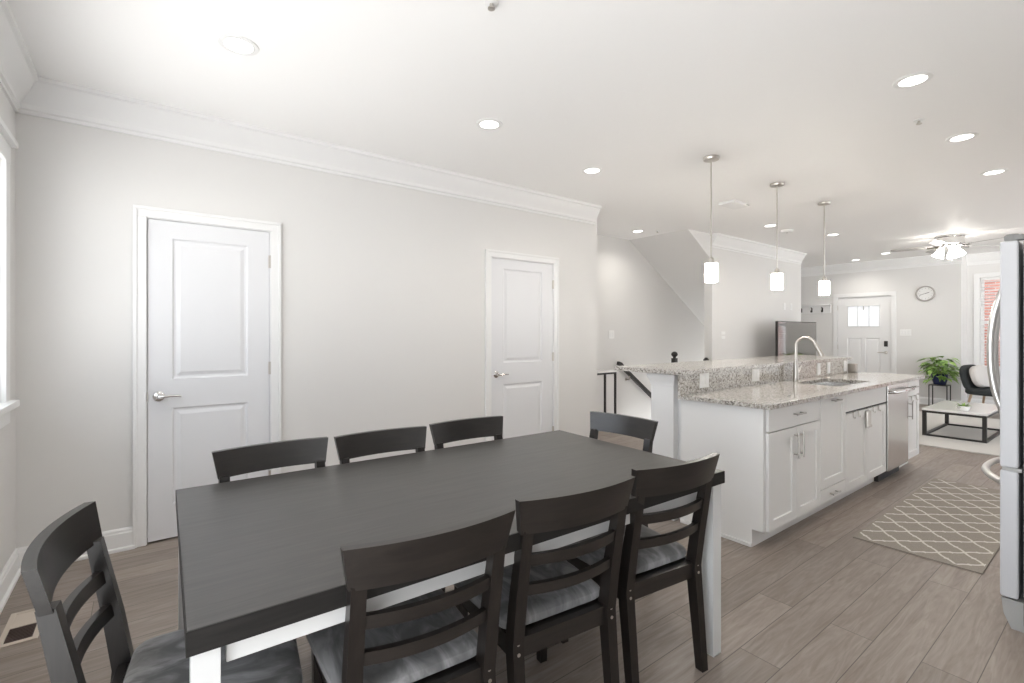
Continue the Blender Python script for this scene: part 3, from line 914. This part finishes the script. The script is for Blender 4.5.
def sprinkler(x, y, label):
    t = thing('sprinkler_head', label, 'sprinkler', (x, y, CZ), 0, 'ceiling sprinkler heads')
    MB().lathe([(.030, 0), (.030, -.004), (.012, -.008)], n=16).build('escutcheon', PLAST, t)
    MB().lathe([(.008, -.004), (.008, -.022), (.016, -.024), (.016, -.028), (.003, -.029)], n=12).build('deflector', NICK, t)


sprinkler(1.18, 1.70, 'small sprinkler head at the top edge of the photo over the dining table')
sprinkler(4.093, .925, 'small sprinkler head between the two nearest lights over the kitchen aisle')
sprinkler(5.67, 4.13, 'tiny sprinkler head in the stair alcove beside its ceiling light')
r = thing('smoke_detector', 'flat white rectangular ceiling unit just right of the nearest pendant rod', 'detector', (5.13, 2.745, CZ), math.radians(0))
MB().box((-.16, -.09, -.028), (.16, .09, 0), .008).build('housing', PLAST, r)
MB().box((.09, -.094, -.022), (.15, -.089, -.012)).build('sensor_slot', MGREY, r)
r = thing('smoke_detector', 'small round white smoke detector between the middle and far pendant rods', 'detector', (7.05, 3.02, CZ))
MB().lathe([(.075, 0), (.075, -.02), (.06, -.034), (.01, -.036)], n=24).build('housing', PLAST, r)
MB().lathe([(.012, -.036), (.012, -.039), (.002, -.039)], n=10).build('test_button', MGREY, r)

# ceiling fan
t = thing('ceiling_fan', 'white bladed ceiling fan with nickel motor and glass light shades', 'fan', (9.37, 1.765, CZ))
MB().lathe([(.165, 0), (.165, -.02), (.155, -.03), (.165, -.10), (.165, -.125), (.10, -.14), (.095, -.165), (.06, -.175), (.01, -.178)], n=32).build('motor_housing', CHROM, t)
for k in range(5):
    a = 2 * PI * k / 5 + .55
    M_ = Matrix.Rotation(a, 4, 'Z') @ Matrix.Rotation(.16, 4, 'X')
    b = MB()
    out = [(.20, -.050), (.30, -.062), (.55, -.070), (.64, -.066), (.675, -.045), (.685, 0), (.675, .045), (.64, .066), (.55, .070), (.30, .062), (.20, .050)]
    b.prism(out, lambda u, v, q: M_ @ Vector((u, v, q)), -.003, .003)
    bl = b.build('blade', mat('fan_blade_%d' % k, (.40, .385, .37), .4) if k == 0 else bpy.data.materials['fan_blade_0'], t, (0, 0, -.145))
    b = MB(); b.tube([M_ @ Vector((.12, 0, -.004)), M_ @ Vector((.19, 0, -.008)), M_ @ Vector((.26, 0, -.008))], [.012, .014, .02], 8); b.build('blade_arm', CHROM, bl)
for k in range(3):
    a = 2 * PI * k / 3 + 2.05
    M_ = Matrix.Translation((.085 * math.cos(a), .085 * math.sin(a), -.172)) @ Matrix.Rotation(a, 4, 'Z') @ Matrix.Rotation(-.42, 4, 'Y')
    MB().lathe([(.022, .0), (.026, -.02), (.045, -.06), (.060, -.11), (.070, -.135), (.066, -.132), (.05, -.09), (.02, -.03)], n=20, M=M_).build('light_shade', FSHADE, t)
for dx, dy, ln in ((.03, .02, .33), (-.02, -.03, .36)):
    MB().tube([(dx, dy, -.17), (dx, dy, -ln)], .0018, 6).lathe([(.002, 0), (.006, -.01), (.007, -.02), (.002, -.028)], (dx, dy, -ln), 10).build('pull_chain', NICK, t)

# ------------------------------------------------------------------ stair alcove
t = thing('console_table', 'slim black framed console table half hidden behind the white wall end', 'table', (4.62, 4.40, 0))
b = MB()
for x in (-.38, .38):
    for y in (-.09, .09): MB().box((x - .012, y - .012, 0), (x + .012, y + .012, .795), .002).build('leg', BLACK, t)
b.box((-.392, -.102, .780), (.392, -.078, .804)); b.box((-.392, .078, .780), (.392, .102, .804)); b.box((-.392, -.078, .780), (-.368, .078, .804)); b.box((.368, -.078, .780), (.392, .078, .804))
b.build('top_frame', BLACK, t)
MB().box((-.40, -.11, .804), (.40, .11, .822), .003).build('tabletop', MARB, t)
# wall handrail going down the stairs
t = thing('stair_handrail', 'dark wall-mounted handrail sloping down the stairs behind the bar top', 'handrail')
b = MB()
def hr(p): return [(p[0] + dx, p[1] + dy, p[2] + dz) for dx, dy, dz in ((-.008, -.022, -.025), (.008, -.022, .025), (.008, .022, .025), (-.008, .022, -.025))]
zl = lambda x: .82 - .70 * (x - 5.63)
b.loft([hr((5.53, 4.715, .880)), hr((5.59, 4.715, .862)), hr((5.66, 4.715, zl(5.66))), hr((7.2, 4.715, zl(7.2)))])
b.build('rail', BLACK, t)
for x in (5.80, 6.9):
    MB().tube([(x, 4.785, zl(x) - .08), (x, 4.73, zl(x) - .08), (x, 4.715, zl(x) - .02)], .008, 8).lathe([(.025, 0), (.025, .006)], (x, 4.79, zl(x) - .08), 12, Matrix.Rotation(PI / 2, 4, 'X')).build('bracket', NICK, t)
# guard rail along the stair opening
t = thing('stair_guard', 'black stair railing whose ball-topped newel peeks over the bar top', 'railing', (0, 3.87, 0))
b = MB(); b.box((5.655, -.03, 0), (5.715, .03, .985), .003); b.build('newel_post', BLACK, t)
MB().lathe([(.024, .985), (.018, .995), (.024, 1.005), (.040, 1.02), (.044, 1.038), (.036, 1.058), (.02, 1.07), (.004, 1.074)], (5.685, 0, 0), 18).build('newel_cap', BLACK, t)
b = MB(); b.box((5.715, -.025, .815), (6.44, .025, .865), .008); b.build('top_rail', BLACK, t)
b = MB(); b.box((6.425, -.028, 0), (6.483, .028, .945), .003); b.lathe([(.028, .945), (.026, .958), (.015, .968), (.003, .97)], (6.454, 0, 0), 14); b.build('end_post', BLACK, t)
for i in range(6): MB().box((5.80 + i * .11, -.008, 0), (5.816 + i * .11, .008, .818)).build('baluster', BLACK, t)

# switches
wall_plate('light_switch', 'white switch plate on the stair alcove back wall beside the wall end', 'switch', (5.47, 4.79, 1.30), 0, .12, .12, 's')
r = thing('light_switch', 'white plate with two stacked controls on the stair wall left of the television', 'switch', (6.78, NY, 1.29))
for z in (.032, -.032):
    MB().box((-.055, -.008, z - .022), (.055, 0, z + .022), .003).build('plate', PLAST, r)
wall_plate('light_switch', 'white switch plate on the far wall right of the front door', 'switch', (FX, 2.80, 1.33), -PI / 2, .17, .12, 's')
for x, lab in ((8.77, 'small white plate high on the stair wall above the television, left of two'), (9.02, 'small white plate high on the stair wall above the television, right of two')):
    wall_plate('wall_plate', lab, 'plate', (x, NY, 1.78), 0, .075, .12, 's', 'plates above the television')

# television on an arm
t = thing('television', 'large flat television turned to the living room in front of the stair wall', 'television', (8.38, 3.42, 0), math.radians(1))
MB().box((-.74, 0, .66), (.74, .035, 1.505), .006).build('casing', BLACK, t)
MB().box((-.728, -.002, .680), (.728, .002, 1.495)).build('screen', SCRN, t)
b = MB(); b.box((-.1, .035, .95), (.3, .075, 1.25), .004); b.tube([(.1, .07, 1.1), (.45, .2, 1.1), (.5, .345, 1.1)], .02, 8); b.box((.38, .34, .98), (.62, .366, 1.22), .004)
b.build('wall_arm', BLACK, t)

# coat rack beside the front door
t = thing('coat_rack', 'white wall coat rack board with black hooks left of the front door', 'coat rack', (FX, 4.68, 0), -PI / 2)
MB().box((-.565, -.02, 1.74), (.63, 0, 1.90), .004).build('board', TRIM, t)
MB().box((-.565, -.06, 1.90), (.635, 0, 1.925), .004).build('ledge', TRIM, t)
for k in range(6):
    x = -.55 + .205 * k
    b = MB(); b.box((x - .012, -.026, 1.765), (x + .012, -.02, 1.855), .003)
    b.tube([(x, -.024, 1.80), (x, -.05, 1.765), (x, -.075, 1.77), (x, -.082, 1.80)], .008, 8); b.tube([(x, -.024, 1.84), (x, -.05, 1.85), (x, -.06, 1.87)], .007, 8)
    b.build('hook', BLACK, t)

# clock
t = thing('wall_clock', 'round grey rimmed wall clock right of the front door', 'clock', (FX, 2.505, 2.05), -PI / 2)
Rx = Matrix.Rotation(PI / 2, 4, 'X')
MB().lathe([(.118, .0), (.145, .0), (.145, .025), (.138, .036), (.122, .034), (.118, .02)], n=40, M=Rx, cap=False).build('rim', mat('clock_rim', (.42, .40, .38), .4), t)
MB().lathe([(.001, .012), (.12, .012), (.12, .002), (.001, .002)], n=40, M=Rx).build('face', PLAST, t)
b = MB()
for k in range(12):
    a = 2 * PI * k / 12
    b.box((-.003, -.0145, .088), (.003, -.012, .106), 0, Matrix.Rotation(a, 4, 'Y'))
b.build('hour_marks', MGREY, t)
b = MB(); b.box((-.004, -.017, -.01), (.004, -.0145, .06), 0, Matrix.Rotation(1.25, 4, 'Y')); b.build('hour_hand', BLACK, t)
b = MB(); b.box((-.003, -.0195, -.012), (.003, -.017, .092), 0, Matrix.Rotation(-1.9, 4, 'Y')); b.build('minute_hand', BLACK, t)

# ------------------------------------------------------------------ living room
o = MB().box((7.30, -.3, 0), (10.35, 2.35, .012), .004).build('area_rug', LRUG); tag(o, 'large pale rug under the coffee table in the living room', 'rug')
t = thing('coffee_table', 'low coffee table with white top on a black metal frame', 'table', (7.965, 1.17, .012))
CL, CW, CH = 1.18, .60, .345
for x in (0, CL - .04):
    for y in (0, CW - .04): MB().box((x, y, 0), (x + .04, y + .04, CH - .022), .001).build('leg', BLACK, t)
for nm, z in (('top_frame', CH - .05), ('bottom_frame', .0)):
    b = MB(); h = .026 if z else .022
    b.box((.04, 0, z), (CL - .04, .035, z + h)); b.box((.04, CW - .035, z), (CL - .04, CW, z + h)); b.box((0, .04, z), (.035, CW - .04, z + h)); b.box((CL - .035, .04, z), (CL, CW - .04, z + h))
    b.build(nm, BLACK, t)
MB().box((-.004, -.004, CH - .022), (CL + .004, CW + .004, CH + .002), .003).build('tabletop', MARB, t)


def leaf(b, base, tip, width, droop, seg=6):
    base, tip = Vector(base), Vector(tip)
    d = tip - base; side = d.cross(Vector((0, 0, 1)))
    if side.length < 1e-4: side = Vector((1, 0, 0))
    side.normalize(); up = side.cross(d).normalized()
    L, Rr, C = [], [], []
    prof = [.12, .75, 1.0, .88, .58, .26, .02]
    for i in range(seg + 1):
        s = i / seg
        p = base + d * s - Vector((0, 0, droop * s * s))
        w_ = width * prof[i]
        C.append(b.bm.verts.new(p - up * w_ * .25)); L.append(b.bm.verts.new(p + side * w_)); Rr.append(b.bm.verts.new(p - side * w_))
    for i in range(seg):
        b.bm.faces.new((L[i], L[i + 1], C[i + 1], C[i])); b.bm.faces.new((C[i], C[i + 1], Rr[i + 1], Rr[i]))


# small succulent on the coffee table
t = thing('potted_succulent', 'small drooping plant in a white bowl on the coffee table', 'plant', (8.10, 1.40, .012 + CH + .002))
MB().lathe([(.03, 0), (.045, .003), (.062, .03), (.066, .058), (.058, .06), (.05, .05), (.002, .048)], n=24).build('bowl', PLAST, t)
b = MB()
for k in range(26):
    a = random.uniform(0, 2 * PI); R_ = random.uniform(.05, .10)
    leaf(b, (.02 * math.cos(a), .02 * math.sin(a), .05), (R_ * math.cos(a), R_ * math.sin(a), .05 + random.uniform(.02, .075)), .010, random.uniform(0, .05))
b.build('foliage', LEAF, t, smooth=False)

# plant stand and trailing plant
t = thing('plant_stand', 'small black metal plant stand with thin legs against the far wall', 'stand', (11.2, 2.245, 0))
b = MB(); b.box((-.128, -.128, .395), (.128, .128, .41), .002); b.build('top', BLACK, t)
for sx in (-1, 1):
    for sy in (-1, 1): MB().box((sx * .128, sy * .128, 0), (sx * .114, sy * .114, .396)).build('leg', BLACK, t)
t = thing('potted_plant', 'bushy trailing green plant in a dark blue pot on the black stand', 'plant', (11.2, 2.245, .41))
MB().lathe([(.07, 0), (.085, .004), (.11, .10), (.118, .185), (.108, .188), (.10, .17), (.002, .165)], n=28).build('pot', BLUEP, t)
MB().lathe([(.001, .172), (.103, .172), (.103, .166)], n=20).build('soil', SOIL, t)
b = MB(); b2 = MB()
for k in range(105):
    a = random.uniform(0, 2 * PI); R_ = random.uniform(.06, .23) * (1.0 if math.cos(a) < 0 else .85); h = random.uniform(.18, .50) - R_ * .55
    if k < 16: R_ = random.uniform(.2, .26) * (1 if math.cos(a) < .3 else .7); h = random.uniform(.0, .2)
    p0 = Vector((.05 * math.cos(a), .05 * math.sin(a), .17)); p2 = Vector((R_ * math.cos(a), R_ * math.sin(a), h + .06)); pm = (p0 + p2) / 2 + Vector((0, 0, .08))
    if k % 2 == 0: b2.tube([p0, pm, p2], .003, 5)
    a2 = a + random.uniform(-.8, .8); ln = random.uniform(.11, .18)
    leaf(b, p2, p2 + Vector((ln * math.cos(a2), ln * math.sin(a2), random.uniform(-.06, .03))), random.uniform(.032, .052), random.uniform(.02, .09))
b.build('foliage', LEAF, t, smooth=False)
b2.build('stems', LEAF, t)

# armchair with pillow
def pad(b, c, sx, sy, sz, M_=None, n=28, e=.5):
    rings = []
    for z, g in ((-1, .75), (-.8, .93), (-.4, 1.0), (.4, 1.0), (.8, .93), (1, .75)):
        ring = []
        for k in range(n):
            a = 2 * PI * k / n; ca, sa = math.cos(a), math.sin(a)
            p = Vector((math.copysign(abs(ca) ** e, ca) * sx * g, math.copysign(abs(sa) ** e, sa) * sy * g, z * sz))
            ring.append((M_ @ p if M_ else p) + Vector(c))
        rings.append(ring)
    return b.loft(rings)


t = thing('armchair', 'charcoal upholstered lounge chair with pale wooden legs by the front window', 'chair', (10.75, 1.50, 0), math.radians(-14))
# local front is -y
b = MB(); pad(b, (0, 0, .385), .30, .29, .055); b.build('seat', CHARC, t)
b = MB(); pad(b, (0, .27, .585), .28, .22, .045, Matrix.Rotation(PI / 2 - .22, 4, 'X'), e=.62); b.build('backrest', CHARC, t)
for sx in (-1, 1):
    for sy in (-1, 1): MB().tube([(sx * .20, sy * .19, .36), (sx * .25, sy * .25, 0)], [.020, .012], 10).build('leg', OAK, t)
t2 = MB(); pad(t2, (0, 0, 0), .23, .18, .055, None, e=.75)
o = t2.build('throw_pillow', PILLOW, None, (10.75, 1.46, .635)); o.rotation_euler = (PI / 2 - .28, 0, math.radians(-14))
o.location = Vector((10.75, 1.50, .625)) + Matrix.Rotation(math.radians(-14), 3, 'Z') @ Vector((-.06, .13, 0))
tag(o, 'light grey throw pillow leaning on the charcoal lounge chair', 'pillow')
